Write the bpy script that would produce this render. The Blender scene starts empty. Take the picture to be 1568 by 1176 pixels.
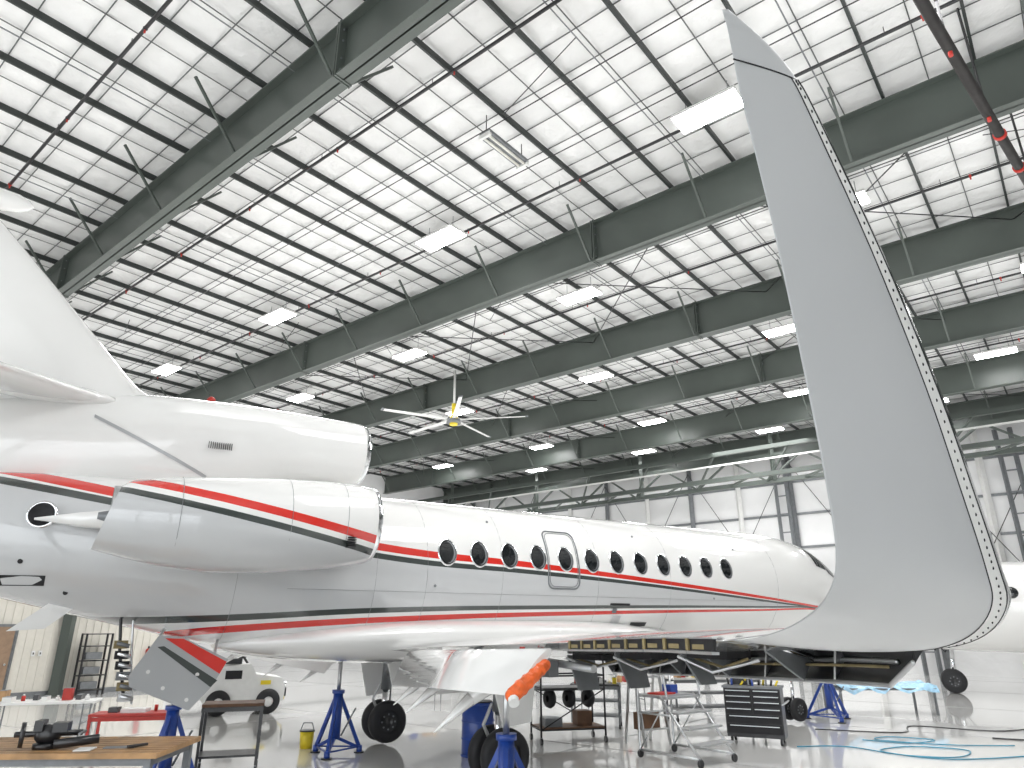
import bpy, math, random
from mathutils import Vector, Matrix
random.seed(3)
sc=bpy.context.scene
try:
    sc.view_settings.view_transform='Standard'
    sc.view_settings.look='None'
except Exception as e: print(e)
V=Vector
# ---------------------------------------------------------------- materials
def mat(name,col,rough=.5,metal=0,coat=0,noise=0,nscale=8,bump=0,bscale=20,emit=0,spec=None):
    m=bpy.data.materials.new(name); m.use_nodes=True
    nt=m.node_tree; b=nt.nodes['Principled BSDF']
    b.inputs['Base Color'].default_value=(*col,1); b.inputs['Roughness'].default_value=rough
    b.inputs['Metallic'].default_value=metal
    b.inputs['Coat Weight'].default_value=coat; b.inputs['Coat Roughness'].default_value=.04
    if spec is not None: b.inputs['Specular IOR Level'].default_value=spec
    tc=nt.nodes.new('ShaderNodeTexCoord')
    if noise:
        n=nt.nodes.new('ShaderNodeTexNoise'); n.inputs['Scale'].default_value=nscale; n.inputs['Detail'].default_value=2
        nt.links.new(tc.outputs['Object'],n.inputs['Vector'])
        r=nt.nodes.new('ShaderNodeValToRGB')
        lo=[max(0,c*(1-noise)) for c in col]; hi=[min(1,c*(1+noise)) for c in col]
        r.color_ramp.elements[0].position=.3; r.color_ramp.elements[0].color=(*lo,1)
        r.color_ramp.elements[1].position=.7; r.color_ramp.elements[1].color=(*hi,1)
        nt.links.new(n.outputs['Fac'],r.inputs['Fac']); nt.links.new(r.outputs['Color'],b.inputs['Base Color'])
    if bump:
        n=nt.nodes.new('ShaderNodeTexNoise'); n.inputs['Scale'].default_value=bscale; n.inputs['Detail'].default_value=3
        nt.links.new(tc.outputs['Object'],n.inputs['Vector'])
        bp=nt.nodes.new('ShaderNodeBump'); bp.inputs['Strength'].default_value=bump; bp.inputs['Distance'].default_value=.05
        nt.links.new(n.outputs['Fac'],bp.inputs['Height']); nt.links.new(bp.outputs['Normal'],b.inputs['Normal'])
    if emit:
        b.inputs['Emission Color'].default_value=(1,1,1,1); b.inputs['Emission Strength'].default_value=emit
    return m
WHITE=(.85,.845,.83); SILVER=(.44,.45,.46); REDC=(.68,.022,.012); BLK=(.04,.05,.047); GREYL=(.56,.57,.58)
M_white=mat('white_gloss_paint',WHITE,.12,coat=1,noise=.02,nscale=1)
M_silver=mat('silver_paint',SILVER,.33,metal=.25,coat=.3,noise=.02,nscale=2)
M_winglet=mat('winglet_grey_paint',(.53,.54,.55),.36,metal=.08,coat=.2,noise=.02,nscale=2)
M_red=mat('red_paint',REDC,.3,coat=.5,noise=.03)
M_blackp=mat('dark_green_stripe_paint',BLK,.3,coat=.5,noise=.03)
M_chrome=mat('polished_metal',(.82,.83,.85),.08,metal=1,noise=.03)
M_alu=mat('aluminium',(.6,.61,.62),.35,metal=.9,noise=.06)
M_dark=mat('dark_cavity',(.012,.012,.014),.7,noise=.2)
M_rubber=mat('tyre_rubber',(.014,.014,.016),.6,noise=.2,bump=.1)
M_glass=mat('window_glass_dark',(.010,.012,.014),.06,coat=1,noise=.05)
M_beam=mat('green_grey_steel',(.082,.097,.086),.40,noise=.12,nscale=.6)
M_purlin=mat('purlin_steel',(.03,.036,.034),.5,noise=.15,nscale=1)
M_strap=mat('roof_strap',(.10,.105,.105),.6,noise=.2,nscale=1)
M_blue=mat('jack_blue',(.015,.06,.32),.35,coat=.3,noise=.1)
M_yellow=mat('yellow_paint',(.80,.62,.03),.4,noise=.08)
M_orange=mat('orange_cover',(.80,.13,.02),.5,noise=.25,nscale=14,bump=.5)
M_wood=mat('bench_wood',(.40,.23,.10),.4,noise=.3,nscale=5,bump=.05)
M_woodd=mat('dark_wood',(.14,.07,.035),.6,noise=.25,nscale=6)
M_blackm=mat('black_metal',(.014,.014,.016),.35,coat=.2,noise=.15)
M_greym=mat('grey_metal',(.20,.21,.22),.45,metal=.3,noise=.1)
M_brown=mat('dark_pipe',(.026,.024,.023),.5,noise=.3,nscale=4,spec=.3)
M_redm=mat('red_fitting',(.45,.025,.015),.45,noise=.1)
M_light=mat('led_diffuser',(1,1,1),.5,emit=40,noise=.01)
M_off=mat('unlit_tube',(.75,.74,.68),.35,noise=.05)
M_whitem=mat('white_enamel',(.78,.78,.76),.4,noise=.03)
M_tan=mat('tan_sealant',(.24,.19,.09),.6,noise=.3,nscale=9)
M_hose=mat('air_hose_blue',(.05,.28,.42),.4,noise=.1)
M_cream=mat('cream_wall_panel',(.70,.67,.60),.6,noise=.03)
M_tarp=mat('blue_plastic_sheet',(.38,.62,.80),.2,noise=.25,bump=.6,bscale=5)

def livery(name,fU,fUb,fL,fLb,wU,wL):
    m=bpy.data.materials.new(name); m.use_nodes=True; nt=m.node_tree; L=nt.links
    b=nt.nodes['Principled BSDF']; b.inputs['Roughness'].default_value=.12
    b.inputs['Coat Weight'].default_value=1; b.inputs['Coat Roughness'].default_value=.012
    tc=nt.nodes.new('ShaderNodeTexCoord'); sp=nt.nodes.new('ShaderNodeSeparateXYZ'); L.new(tc.outputs['Object'],sp.inputs[0])
    def mth(op,a,bb=None,clamp=False):
        n=nt.nodes.new('ShaderNodeMath'); n.operation=op; n.use_clamp=clamp
        for i,q in enumerate((a,bb)):
            if q is None: continue
            if isinstance(q,(int,float)): n.inputs[i].default_value=q
            else: L.new(q,n.inputs[i])
        return n.outputs[0]
    xn=mth('DIVIDE',mth('ADD',sp.outputs['X'],10),25)
    def curve(pts):
        n=nt.nodes.new('ShaderNodeFloatCurve'); c=n.mapping.curves[0]
        pp=[((x+10)/25,(z+1)/5) for x,z in pts]
        pp=[(0,pp[0][1])]+pp+[(1,pp[-1][1])]
        c.points[0].location=pp[0]; c.points[1].location=pp[-1]
        for q in pp[1:-1]: c.points.new(*q)
        n.mapping.update(); L.new(xn,n.inputs['Value'])
        return mth('SUBTRACT',mth('MULTIPLY',n.outputs[0],5),1)
    def width(w):
        n=nt.nodes.new('ShaderNodeMapRange'); L.new(sp.outputs['X'],n.inputs['Value'])
        n.inputs['From Min'].default_value=-6; n.inputs['From Max'].default_value=9
        n.inputs['To Min'].default_value=w[0]/2; n.inputs['To Max'].default_value=w[1]/2
        return n.outputs[0]
    z=sp.outputs['Z']
    def band(c,w): return mth('LESS_THAN',mth('ABSOLUTE',mth('SUBTRACT',z,c)),w)
    def mix(fac,col,prev):
        n=nt.nodes.new('ShaderNodeMix'); n.data_type='RGBA'; L.new(fac,n.inputs['Factor'])
        if isinstance(prev,tuple): n.inputs[6].default_value=(*prev,1)
        else: L.new(prev,n.inputs[6])
        n.inputs[7].default_value=(*col,1); return n.outputs[2]
    cU=curve(fU); cUb=curve(fUb); WU=width(wU)
    cur=WHITE
    if fL:
        cL=curve(fL); cLb=curve(fLb); WL=width(wL)
        g=mth('MULTIPLY',mth('LESS_THAN',z,cUb),mth('GREATER_THAN',z,cLb))
        cur=mix(g,GREYL,cur)
        cur=mix(band(cL,WL),REDC,cur); cur=mix(band(cLb,mth('MULTIPLY',WL,.9)),BLK,cur)
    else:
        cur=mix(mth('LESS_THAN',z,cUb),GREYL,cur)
    cur=mix(band(cUb,mth('MULTIPLY',WU,.75)),BLK,cur); cur=mix(band(cU,WU),REDC,cur)
    L.new(cur,b.inputs['Base Color'])
    return m
# ---------------------------------------------------------------- mesh builder
class MB:
    def __init__(s): s.v=[];s.f=[];s.m=[];s.s=[];s.mats=[]
    def mi(s,m):
        if m not in s.mats: s.mats.append(m)
        return s.mats.index(m)
    def add(s,vs,fs,m,smooth=False):
        o=len(s.v); s.v+= [tuple(q) for q in vs]; i=s.mi(m)
        for f in fs: s.f.append([o+k for k in f]); s.m.append(i); s.s.append(smooth)
    def box(s,c,size,m,rz=0,R=None):
        R=R or Matrix.Rotation(rz,3,'Z'); c=V(c); x,y,z=[q/2 for q in size]
        vs=[c+R@V((a*x,b*y,d*z)) for a in(-1,1) for b in(-1,1) for d in(-1,1)]
        s.add(vs,[(0,1,3,2),(4,6,7,5),(0,4,5,1),(2,3,7,6),(0,2,6,4),(1,5,7,3)],m)
    def bar(s,p,q,w,h,m,up=V((0,0,1))):
        p=V(p);q=V(q);d=(q-p);L=d.length
        if L<1e-6:return
        d.normalize()
        if abs(d.dot(up))>.99: up=V((1,0,0))
        sx=d.cross(up).normalized(); u=sx.cross(d).normalized()
        R=Matrix((d,sx,u)).transposed()
        s.box((p+q)/2,(L,w,h),m,R=R)
    def frame(s,d):
        d=V(d).normalized(); a=V((0,0,1)) if abs(d.z)<.9 else V((1,0,0))
        u=d.cross(a).normalized(); return u,d.cross(u).normalized()
    def cyl(s,p,q,r,m,r2=None,n=14,cap=True,smooth=True):
        p=V(p);q=V(q); r2=r if r2 is None else r2; u,w=s.frame(q-p); vs=[]
        for c,rr in((p,r),(q,r2)):
            for i in range(n):
                a=2*math.pi*i/n; vs.append(c+rr*(u*math.cos(a)+w*math.sin(a)))
        s.add(vs,[(i,(i+1)%n,n+(i+1)%n,n+i) for i in range(n)],m,smooth)
        if cap:
            s.add(vs[:n],[list(range(n))[::-1]],m); s.add(vs[n:],[list(range(n))],m)
    def path(s,pts,r,m,n=8):
        for a,b in zip(pts[:-1],pts[1:]): s.cyl(a,b,r,m,n=n,cap=False)
        for a in pts: s.ball(a,r,m,n=n,k=4)
    def ball(s,c,r,m,n=12,k=8,sc=(1,1,1)):
        c=V(c); vs=[]
        for j in range(k+1):
            t=math.pi*j/k
            for i in range(n):
                a=2*math.pi*i/n
                vs.append(c+V((r*sc[0]*math.sin(t)*math.cos(a),r*sc[1]*math.sin(t)*math.sin(a),r*sc[2]*math.cos(t))))
        s.add(vs,[(j*n+i,j*n+(i+1)%n,(j+1)*n+(i+1)%n,(j+1)*n+i) for j in range(k) for i in range(n)],m,True)
    def revolve(s,prof,c,axis,m,n=28,ms=None):
        c=V(c); ax=V(axis).normalized(); u,w=s.frame(ax); vs=[]
        for (t,r) in prof:
            for i in range(n):
                a=2*math.pi*i/n; vs.append(c+ax*t+r*(u*math.cos(a)+w*math.sin(a)))
        for j in range(len(prof)-1):
            s.add(vs[j*n:(j+2)*n],[(i,(i+1)%n,n+(i+1)%n,n+i) for i in range(n)],(ms[j] if ms else m),True)
    def loft(s,secs,m,closed=True,caps=True,ms=None,smooth=True):
        n=len(secs[0]); o=len(s.v)
        for q in secs: s.v+=[tuple(p) for p in q]
        for j in range(len(secs)-1):
            i0=s.mi(ms[j] if ms else m)
            for i in range(n if closed else n-1):
                s.f.append([o+j*n+i,o+j*n+(i+1)%n,o+(j+1)*n+(i+1)%n,o+(j+1)*n+i]); s.m.append(i0); s.s.append(smooth)
        if caps:
            s.f.append([o+i for i in range(n)]); s.m.append(s.mi(ms[0] if ms else m)); s.s.append(False)
            e=o+(len(secs)-1)*n; s.f.append([e+i for i in range(n)]); s.m.append(s.mi(ms[-1] if ms else m)); s.s.append(False)
    def prism(s,pts,off,m):
        a=[V(p) for p in pts]; b=[p+V(off) for p in a]; n=len(a)
        s.add(a+b,[list(range(n)),list(range(2*n-1,n-1,-1))]+[(i,(i+1)%n,n+(i+1)%n,n+i) for i in range(n)],m)
    def build(s,name,parent=None,loc=(0,0,0),rz=0):
        me=bpy.data.meshes.new(name); me.from_pydata(s.v,[],s.f)
        for q in s.mats: me.materials.append(q)
        me.polygons.foreach_set('material_index',s.m); me.polygons.foreach_set('use_smooth',s.s)
        me.update()
        import bmesh
        bm=bmesh.new(); bm.from_mesh(me); bmesh.ops.remove_doubles(bm,verts=bm.verts,dist=1e-5)
        bmesh.ops.recalc_face_normals(bm,faces=bm.faces); bm.to_mesh(me); bm.free()
        ob=bpy.data.objects.new(name,me); sc.collection.objects.link(ob)
        ob.location=loc; ob.rotation_euler=(0,0,rz)
        if parent: ob.parent=parent
        return ob
def empty(name,loc=(0,0,0),rz=0):
    e=bpy.data.objects.new(name,None); sc.collection.objects.link(e); e.location=loc; e.rotation_euler=(0,0,rz); return e
def catmull(rows,n):
    out=[]
    R=[rows[0]]+list(rows)+[rows[-1]]
    for i in range(1,len(R)-2):
        for k in range(n):
            t=k/n
            out.append(tuple(.5*((2*R[i][j])+(-R[i-1][j]+R[i+1][j])*t+(2*R[i-1][j]-5*R[i][j]+4*R[i+1][j]-R[i+2][j])*t*t+(-R[i-1][j]+3*R[i][j]-3*R[i+1][j]+R[i+2][j])*t**3) for j in range(len(rows[0]))))
    out.append(tuple(rows[-1])); return out
H0=2.1
# ================================================================ CAMERA
th=math.radians(19.6)
cd=bpy.data.cameras.new('camera'); cam=bpy.data.objects.new('camera',cd); sc.collection.objects.link(cam)
cam.location=(0,0,H0); cam.rotation_euler=(math.pi/2+th,0,0); cd.lens=24; cd.sensor_width=36; cd.clip_end=500
sc.camera=cam
# ================================================================ HANGAR
cp,sp_=.633,.774
HA=math.atan2(.774,.633)     # direction of p axis
def W(p,b,z=0): return V((cp*p-sp_*b, sp_*p+cp*b, z))
PX=V((cp,sp_,0)); BX=V((-sp_,cp,0))
P0,P1,B0,B1=-9,39.5,-26,38
ZB,ZT=11.1,12.3
# floor
m=mat('epoxy_floor',(.76,.755,.735),.06,noise=.04,nscale=.4,coat=.5)
f=MB(); f.add([W(-45,-60),W(60,-60),W(60,60),W(-45,60)],[(0,1,2,3)],m)
f.build('floor')
j=MB(); Mj=mat('joint_dark',(.3,.3,.3),.5,noise=.1)
for p in range(-6,40,6): j.bar(W(p,-24,.001),W(p,37,.001),.02,.004,Mj)
for b in range(-24,38,8): j.bar(W(-8,b,.001),W(39,b,.001),.02,.004,Mj)
j.build('floor_joints')
# ceiling : quilted white insulation blanket
M_roof=mat('white_insulation',(.80,.80,.79),.30,noise=.06,nscale=1.1,bump=1.0,bscale=2.6)
c=MB(); z=ZT+.20
NP=int((P1-P0)/.4); NB=int((B1-B0)/.8)
vs=[]
for i in range(NP+1):
    for k in range(NB+1):
        vs.append(W(P0+(P1-P0)*i/NP,B0+(B1-B0)*k/NB,z+.06*(1 if (k%2) else 0)-(0 if i%2 else -.05)*(k%2)+random.uniform(-.018,.018)))
c.add(vs,[(i*(NB+1)+k,i*(NB+1)+k+1,(i+1)*(NB+1)+k+1,(i+1)*(NB+1)+k) for i in range(NP) for k in range(NB)],M_roof,True)
c.box(W((P0+P1)/2,(B0+B1)/2,z+.42),(P1-P0,B1-B0,.3),M_whitem,rz=HA)
c.build('ceiling')
g=MB()
n=int((B1-B0)/1.6)
for i in range(n+1):
    b=B0+i*1.6
    g.bar(W(P0,b,ZT+.11),W(P1,b,ZT+.11),.015,.14,M_purlin)
    g.bar(W(P0,b+.02,ZT+.045),W(P1,b+.02,ZT+.045),.05,.015,M_purlin)
g.build('roof_purlins')
g=MB()
b=B0+.8
while b<B1: g.bar(W(P0,b,z+.02),W(P1,b,z+.02),.022,.012,M_strap); b+=1.6
p=P0+.4
while p<P1: g.bar(W(p,B0,z-.02),W(p,B1,z-.02),.022,.012,M_strap); p+=.8
g.build('roof_insulation_straps')
# electrical conduits and cable runs under the purlins
g=MB()
for b in (2.1,5.2,9.9,13.1,17.9,22.7,27.5,32.3,-4.3): g.cyl(W(P0,b,ZT-.02),W(P1,b,ZT-.02),.014,M_greym,n=6)
for p in (10.6,15.7,22.4,29.6,9.0): g.cyl(W(p,B0,ZT-.06),W(p,B1,ZT-.06),.013,M_blackm,n=6)
for k in range(26):
    p=random.uniform(2,36); b=random.uniform(-4,34); g.cyl(W(p,b,ZT-.02),W(p+random.uniform(-1.5,1.5),b+random.uniform(.8,2.4),ZT-.1),.011,M_blackm,n=5)
g.build('roof_conduits')
# beams
for k,p in enumerate([-2.2,5.45,13.66,19.9,25.8,32.0,38.0]):
    g=MB()
    g.bar(W(p,B0,(ZB+ZT)/2),W(p,B1,(ZB+ZT)/2),.03,ZT-ZB,M_beam)
    g.bar(W(p,B0,ZB+.015),W(p,B1,ZB+.015),.34,.03,M_beam)
    g.bar(W(p,B0,ZT-.015),W(p,B1,ZT-.015),.34,.03,M_beam)
    for sb in (-5,8.3,21.2,33):
        for dd in(-.03,.03): g.box(W(p,sb+dd,(ZB+ZT)/2),(.36,.03,ZT-ZB+.04),M_beam,rz=HA)
        for zz in(.15,.4,.8,1.05):
            for s in(-.1,.1): g.cyl(W(p+s,sb-.07,ZB+zz),W(p+s,sb+.07,ZB+zz),.018,M_greym,n=6)
    b=B0+2.4
    while b<B1:
        g.box(W(p,b,(ZB+ZT)/2),(.012,.05,ZT-ZB),M_beam,rz=HA)
        for s in(-1,1):
            g.bar(W(p+s*.14,b,ZB+.05),W(p+s*1.15,b,ZT+.05),.05,.05,M_beam)
        b+=3.2
    g.build('roof_beam')
# sprinkler pipes
g=MB()
for p in (-1.1,3.1,7.3,11.6,17.4,21.5,23.9,28,30,35):
    zz=ZT-.12
    g.cyl(W(p,B0+.1,zz),W(p,B1-.1,zz),.035,M_blackm,n=8)
    b=B0+1.0
    while b<B1:
        g.cyl(W(p,b,zz),W(p,b,zz-.10),.018,M_redm,n=6); g.ball(W(p,b,zz),.045,M_redm if int(b)%3==0 else M_blackm,n=8,k=5)
        g.cyl(W(p,b+.6,zz),W(p,b+.6,ZT+.05),.008,M_blackm,n=5)
        b+=3.6
g.build('sprinkler_pipes')
g=MB()
a=V((5.53,6.96,10.1)); b2=V((9.65,10.8,10.1)); d=(b2-a).normalized()
g.cyl(a-d*6,b2+d*14,.08,M_brown,n=14)
for t in(-.3,3.9,5.2,8): 
    g.cyl(a+d*t,a+d*(t+.08),.10,M_redm,n=14)
for t in (1.2,3.2,6.5): 
    g.bar(a+d*t,(a+d*t).xy.to_3d()+V((0,0,12.4)),.03,.03,M_blackm); g.cyl(a+d*t,a+d*t-V((0,0,.15)),.03,M_redm)
g.build('main_water_pipe')
# rod bracing (X) between beams
g=MB()
for (pa,pb,bl) in((13.66,19.9,(-6.8,-.4,6,12.4,18.8)),(25.8,32,(-6.8,6,18.8,27.6)),(19.9,25.8,(2,16)),(32,38,(0,12,24))):
    for b in bl:
        for (x,y) in((b,b+6.4),(b+6.4,b)):
            g.cyl(W(pa,x,ZT-.3),W(pb,y,ZT-.3),.016,M_blackm,n=5)
g.build('roof_cross_bracing')
# light fixtures
def fixture(p,b,lz=11.95):
    g=MB(); c=W(p,b,lz)
    g.box(c,(.60,1.35,.07),M_whitem,rz=HA)
    g.box(c-V((0,0,.045)),(.56,1.3,.03),M_light,rz=HA)
    for s in(-.45,.45): g.cyl(W(p,b+s,lz),W(p,b+s,ZT+.15),.008,M_greym,n=5)
    g.build('led_high_bay_light')
for p,b in [(11.15,4.0),(11.15,11.6),(11.15,19.3),(11.15,27.2),(16.3,2.9),(16.3,10.6),(16.3,18.4),(16.7,26.1),
            (23,-1),(23,6.5),(22.9,14.2),(22.9,22),(22.9,30),(30.3,1),(30.3,8.2),(30.3,15.6),(30.8,23),(30.8,31),
            (35.6,4),(35.6,11.5),(35.6,19),(35.6,27)]:
    fixture(p,b)
g=MB(); c=W(9.4,7.9,11.9)
g.box(c,(1.3,.3,.08),M_greym,rz=HA)
for s in(-.07,.07): g.cyl(c-V((0,0,.06))+BX*s-PX*.6,c-V((0,0,.06))+BX*s+PX*.6,.03,M_off)
for s in(-.6,.6): g.cyl(c+PX*s,c+PX*s+V((0,0,.5)),.012,M_blackm,n=5); g.box(c+PX*s*1.05-V((0,0,.05)),(.06,.3,.1),M_whitem,rz=HA)
g.build('fluorescent_light_fixture')
# walls
M_wallw=mat('white_wall_insulation',(.80,.80,.80),.5,noise=.05,nscale=.6,bump=1,bscale=1.2)
g=MB(); g.box(W(P1+.15,(B0+B1)/2,6.3),(.3,B1-B0,12.9),M_wallw,rz=HA)
for zz in(2.2,4.4,6.2,8.0,9.8): g.bar(W(P1-.06,B0,zz),W(P1-.06,B1,zz),.1,.12,M_greym)
g.build('wall_back')
g=MB()
for b in range(-24,38,3):
    g.bar(W(P1-.15,b,0),W(P1-.15,b,12.2),.25,.22,M_whitem if b%2 else M_greym)
for b in range(-24,38,6):
    g.cyl(W(P1-.3,b,1),W(P1-.3,b+6,11),.02,M_blackm,n=5); g.cyl(W(P1-.3,b+6,1),W(P1-.3,b,11),.02,M_blackm,n=5)
for b in (6.3,6.9,12.1,12.7,1.5,2.1): g.bar(W(P1-.5,b,0),W(P1-.5,b,11),.15,.15,M_greym)
for b in (1.5,6.3,12.1):
    for zz in range(1,11): g.bar(W(P1-.5,b,zz),W(P1-.5,b+.6,zz),.08,.06,M_greym)
g.build('wall_back_framing')
g=MB(); BE=B1-.4; BS=B0+.4
for p,zz in((37,9.5),(37,10.9),(35,10.9),(35,9.5)): g.bar(W(p,BS,zz),W(p,BE,zz),.22,.22,M_beam)
b=BS; s=0
while b<BE-2:
    g.bar(W(36.9,b,9.5 if s else 10.9),W(36.9,b+2,10.9 if s else 9.5),.1,.1,M_beam)
    g.bar(W(34.9,b,9.5 if s else 10.9),W(36.9,b+2,9.5),.09,.09,M_beam)
    b+=2; s=1-s
for b in range(-20,37,8): g.bar(W(36.9,b,9.5),W(36.9,b,12.3),.2,.2,M_beam)
g.bar(W(34.6,BS,10.2),W(34.6,BE,10.2),.05,.08,M_whitem)
g.build('door_header_truss')
g=MB(); g.box(W((P0+P1)/2,B1+.15,6.3),(P1-P0,.3,12.9),M_wallw,rz=HA)
for zz in(2.2,4.4,6.6,8.8): g.bar(W(P0,B1-.06,zz),W(P1,B1-.06,zz),.1,.12,M_greym)
g.build('wall_left')
g=MB(); g.box(W((P0+P1)/2,B0-.15,6.3),(P1-P0,.3,12.9),M_wallw,rz=HA)
for zz in(2.2,4.4,6.6,8.8): g.bar(W(P0,B0+.06,zz),W(P1,B0+.06,zz),.1,.12,M_greym)
for p in (5.45,13.66,19.9,25.8,32): g.bar(W(p,B0+.2,0),W(p,B0+.2,11.1),.3,.35,M_beam)
g.build('wall_right')
g=MB(); OB0,OB1,OH=-22,16,9.0
g.box(W(P0-.15,(B0+OB0)/2,6.3),(.3,OB0-B0,12.9),M_wallw,rz=HA)
g.box(W(P0-.15,(OB1+B1)/2,6.3),(.3,B1-OB1,12.9),M_wallw,rz=HA)
g.box(W(P0-.15,(OB0+OB1)/2,(OH+12.75)/2),(.3,OB1-OB0,12.75-OH),M_wallw,rz=HA)
for b in (-14,-5.5,4,12.5): g.bar(W(P0-.4,b,0),W(P0-.4,b,OH),.3,.35,M_beam)
for zz in (4.5,8.9): g.bar(W(P0-.4,OB0,zz),W(P0-.4,OB1,zz),.12,.18,M_beam)
g.build('wall_front')
# office partition
g=MB(); bo=26.9
g.box(W(2,bo+.1,2.1),(22,.2,4.2),M_cream,rz=HA)
for i in range(90): g.box(W(-8.9+i*.245,bo-.01,2.1),(.05,.03,4.1),M_cream,rz=HA)
g.box(W(2,bo-.02,.08),(22,.06,.16),M_greym,rz=HA)
g.build('wall_office')
g=MB(); g.bar(W(9.3,bo-.25,0),W(9.3,bo-.25,4.4),.25,.3,M_beam); g.build('wall_column')
g=MB()
for x in(6.9,7.9): g.bar(W(x,bo-.09,0),W(x,bo-.09,2.15),.08,.08,M_greym)
g.bar(W(6.9,bo-.09,2.15),W(7.9,bo-.09,2.15),.08,.08,M_greym); g.box(W(7.4,bo-.08,1.07),(.92,.05,2.12),mat('tan_door',(.3,.2,.13),.5,noise=.1),rz=HA)
g.cyl(W(7.75,bo-.11,1),W(7.75,bo-.19,1),.03,M_chrome); g.build('door_1')
g=MB()
for x in(9.75,10.55):
    for y in(-.35,-.75): g.bar(W(x,bo+y,0),W(x,bo+y,1.9),.05,.05,M_blackm)
for zz in(.15,.6,1.05,1.5,1.88): g.box(W(10.15,bo-.55,zz),(.85,.45,.03),M_blackm,rz=HA)
for zz in(.3,.75,1.2): g.box(W(10.1,bo-.55,zz),(.5,.3,.22),M_greym,rz=HA)
g.build('storage_rack')
g=MB(); c=W(12.1,bo-.12,1.1); g.cyl(c-V((0,0,.22)),c+V((0,0,.2)),.085,M_redm); g.ball(c+V((0,0,.2)),.085,M_redm); g.cyl(c+V((0,0,.25)),c+V((0,0,.36)),.03,M_blackm); g.path([c+V((0,0,.33)),c+V((.13,0,.25)),c+V((.12,0,-.1))],.012,M_blackm)
g.build('fire_extinguisher')
g=MB()
for x in (8.5,8.7): g.box(W(x,bo-.06,1.3),(.10,.05,.16),M_whitem,rz=HA); g.box(W(x,bo-.09,1.3),(.03,.02,.06),M_dark,rz=HA)
g.build('light_switches')
# ceiling fan
g=MB(); c=V((-2.42,27.2,10.2))
g.cyl(c,V((c.x,c.y,12.4)),.05,M_whitem); g.cyl(c-V((0,0,.22)),c+V((0,0,.15)),.17,M_yellow); g.cyl(c+V((0,0,.2)),c+V((0,0,.7)),.10,M_yellow)
g.cyl(c-V((0,0,.15)),c,.3,M_greym)
for i in range(5):
    a=2*math.pi*i/5-.15; d=V((math.cos(a),math.sin(a),0)); e=V((-d.y,d.x,.2))
    g.prism([c+d*.3-e*.09,c+d*3.0-e*.07,c+d*3.0+e*.07,c+d*.3+e*.09],(0,0,.03),M_whitem)
    g.prism([c+d*3.0-e*.08,c+d*3.1-e*.08,c+d*3.1+e*.08,c+d*3.0+e*.08],(0,0,.05),M_greym)
g.build('ceiling_fan')
# ================================================================ BUSINESS JET
RZ=math.atan2(.520,.854)
JO=(-1.695,12.517,H0)
jet=empty('business_jet',JO,RZ)
def jl(x,y,z): # jet local to world
    c,s=math.cos(RZ),math.sin(RZ); return V((JO[0]+c*x-s*y,JO[1]+s*x+c*y,JO[2]+z))
fs=[(-8.5,.30,1.40,1.70,1.08),(-8.0,.42,1.35,1.8,.9),(-7.0,.62,1.25,1.95,.62),(-5.9,.85,1.1,2.05,.35),(-4.5,1.05,.98,2.10,.02),(-3.5,1.16,.92,2.13,-.2),(-2.5,1.23,.9,2.15,-.33),
 (-1.5,1.25,.9,2.15,-.36),(2,1.25,.9,2.15,-.36),(5,1.25,.9,2.15,-.36),(8.3,1.24,.9,2.15,-.35),(9.3,1.2,.88,2.11,-.32),(10.0,1.1,.84,2.0,-.27),(10.5,1.0,.79,1.82,-.2),(11.0,.86,.72,1.52,-.1),(11.5,.68,.62,1.2,.02),(12.0,.46,.52,.9,.17),(12.3,.27,.46,.69,.27),(12.42,.1,.45,.53,.38)]
FS=catmull(fs,5)
def prof(x):
    for a,b in zip(FS[:-1],FS[1:]):
        if a[0]<=x<=b[0]:
            t=(x-a[0])/(b[0]-a[0]); return [a[i]+t*(b[i]-a[i]) for i in range(5)]
    return FS[0] if x<FS[0][0] else FS[-1]
def surf(x,ph,off=0,s=-1):
    _,hw,zc,t,b=prof(x); hz=(t-zc) if ph>=0 else (zc-b)
    return V((x,s*(hw+off)*math.cos(ph),zc+(hz+off)*math.sin(ph)))
def side(x,z,off=0,s=-1):
    _,hw,zc,t,b=prof(x); hz=(t-zc) if z>=zc else (zc-b)
    q=max(-1,min(1,(z-zc)/hz)); return surf(x,math.asin(q),off,s)
M_fus=livery('fuselage_livery',
 [(-8,2.35),(-6.19,2.0),(-4.85,1.75),(-2.9,1.42),(-.76,1.14),(1.44,1.03),(3.16,.93),(5.47,.77),(7.8,.59),(9.5,.45),(12,.3)],
 [(-8,2.12),(-6.19,1.82),(-4.85,1.6),(-2.9,1.28),(-.76,1.0),(1.44,.91),(3.16,.83),(5.47,.69),(7.8,.53),(9.5,.42),(12,.28)],
 [(-6,-.45),(-3.88,-.10),(-2.78,.0),(-.45,.13),(3.3,.25),(7.7,.35),(9.5,.39),(12,.26)],
 [(-6,.10),(-4.7,.08),(-3.5,.11),(-1.13,.24),(3.3,.35),(7.7,.41),(9.5,.42),(12,.27)],(.15,.045),(.11,.035))
g=MB(); N=48; secs=[]
for r in FS:
    x=r[0]; secs.append([V((x,r[1]*math.cos(a),r[2]+((r[3]-r[2]) if math.sin(a)>=0 else (r[2]-r[4]))*math.sin(a))) for a in [2*math.pi*i/N for i in range(N)]])
g.loft(secs,M_fus); g.build('fuselage',jet)
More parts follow.
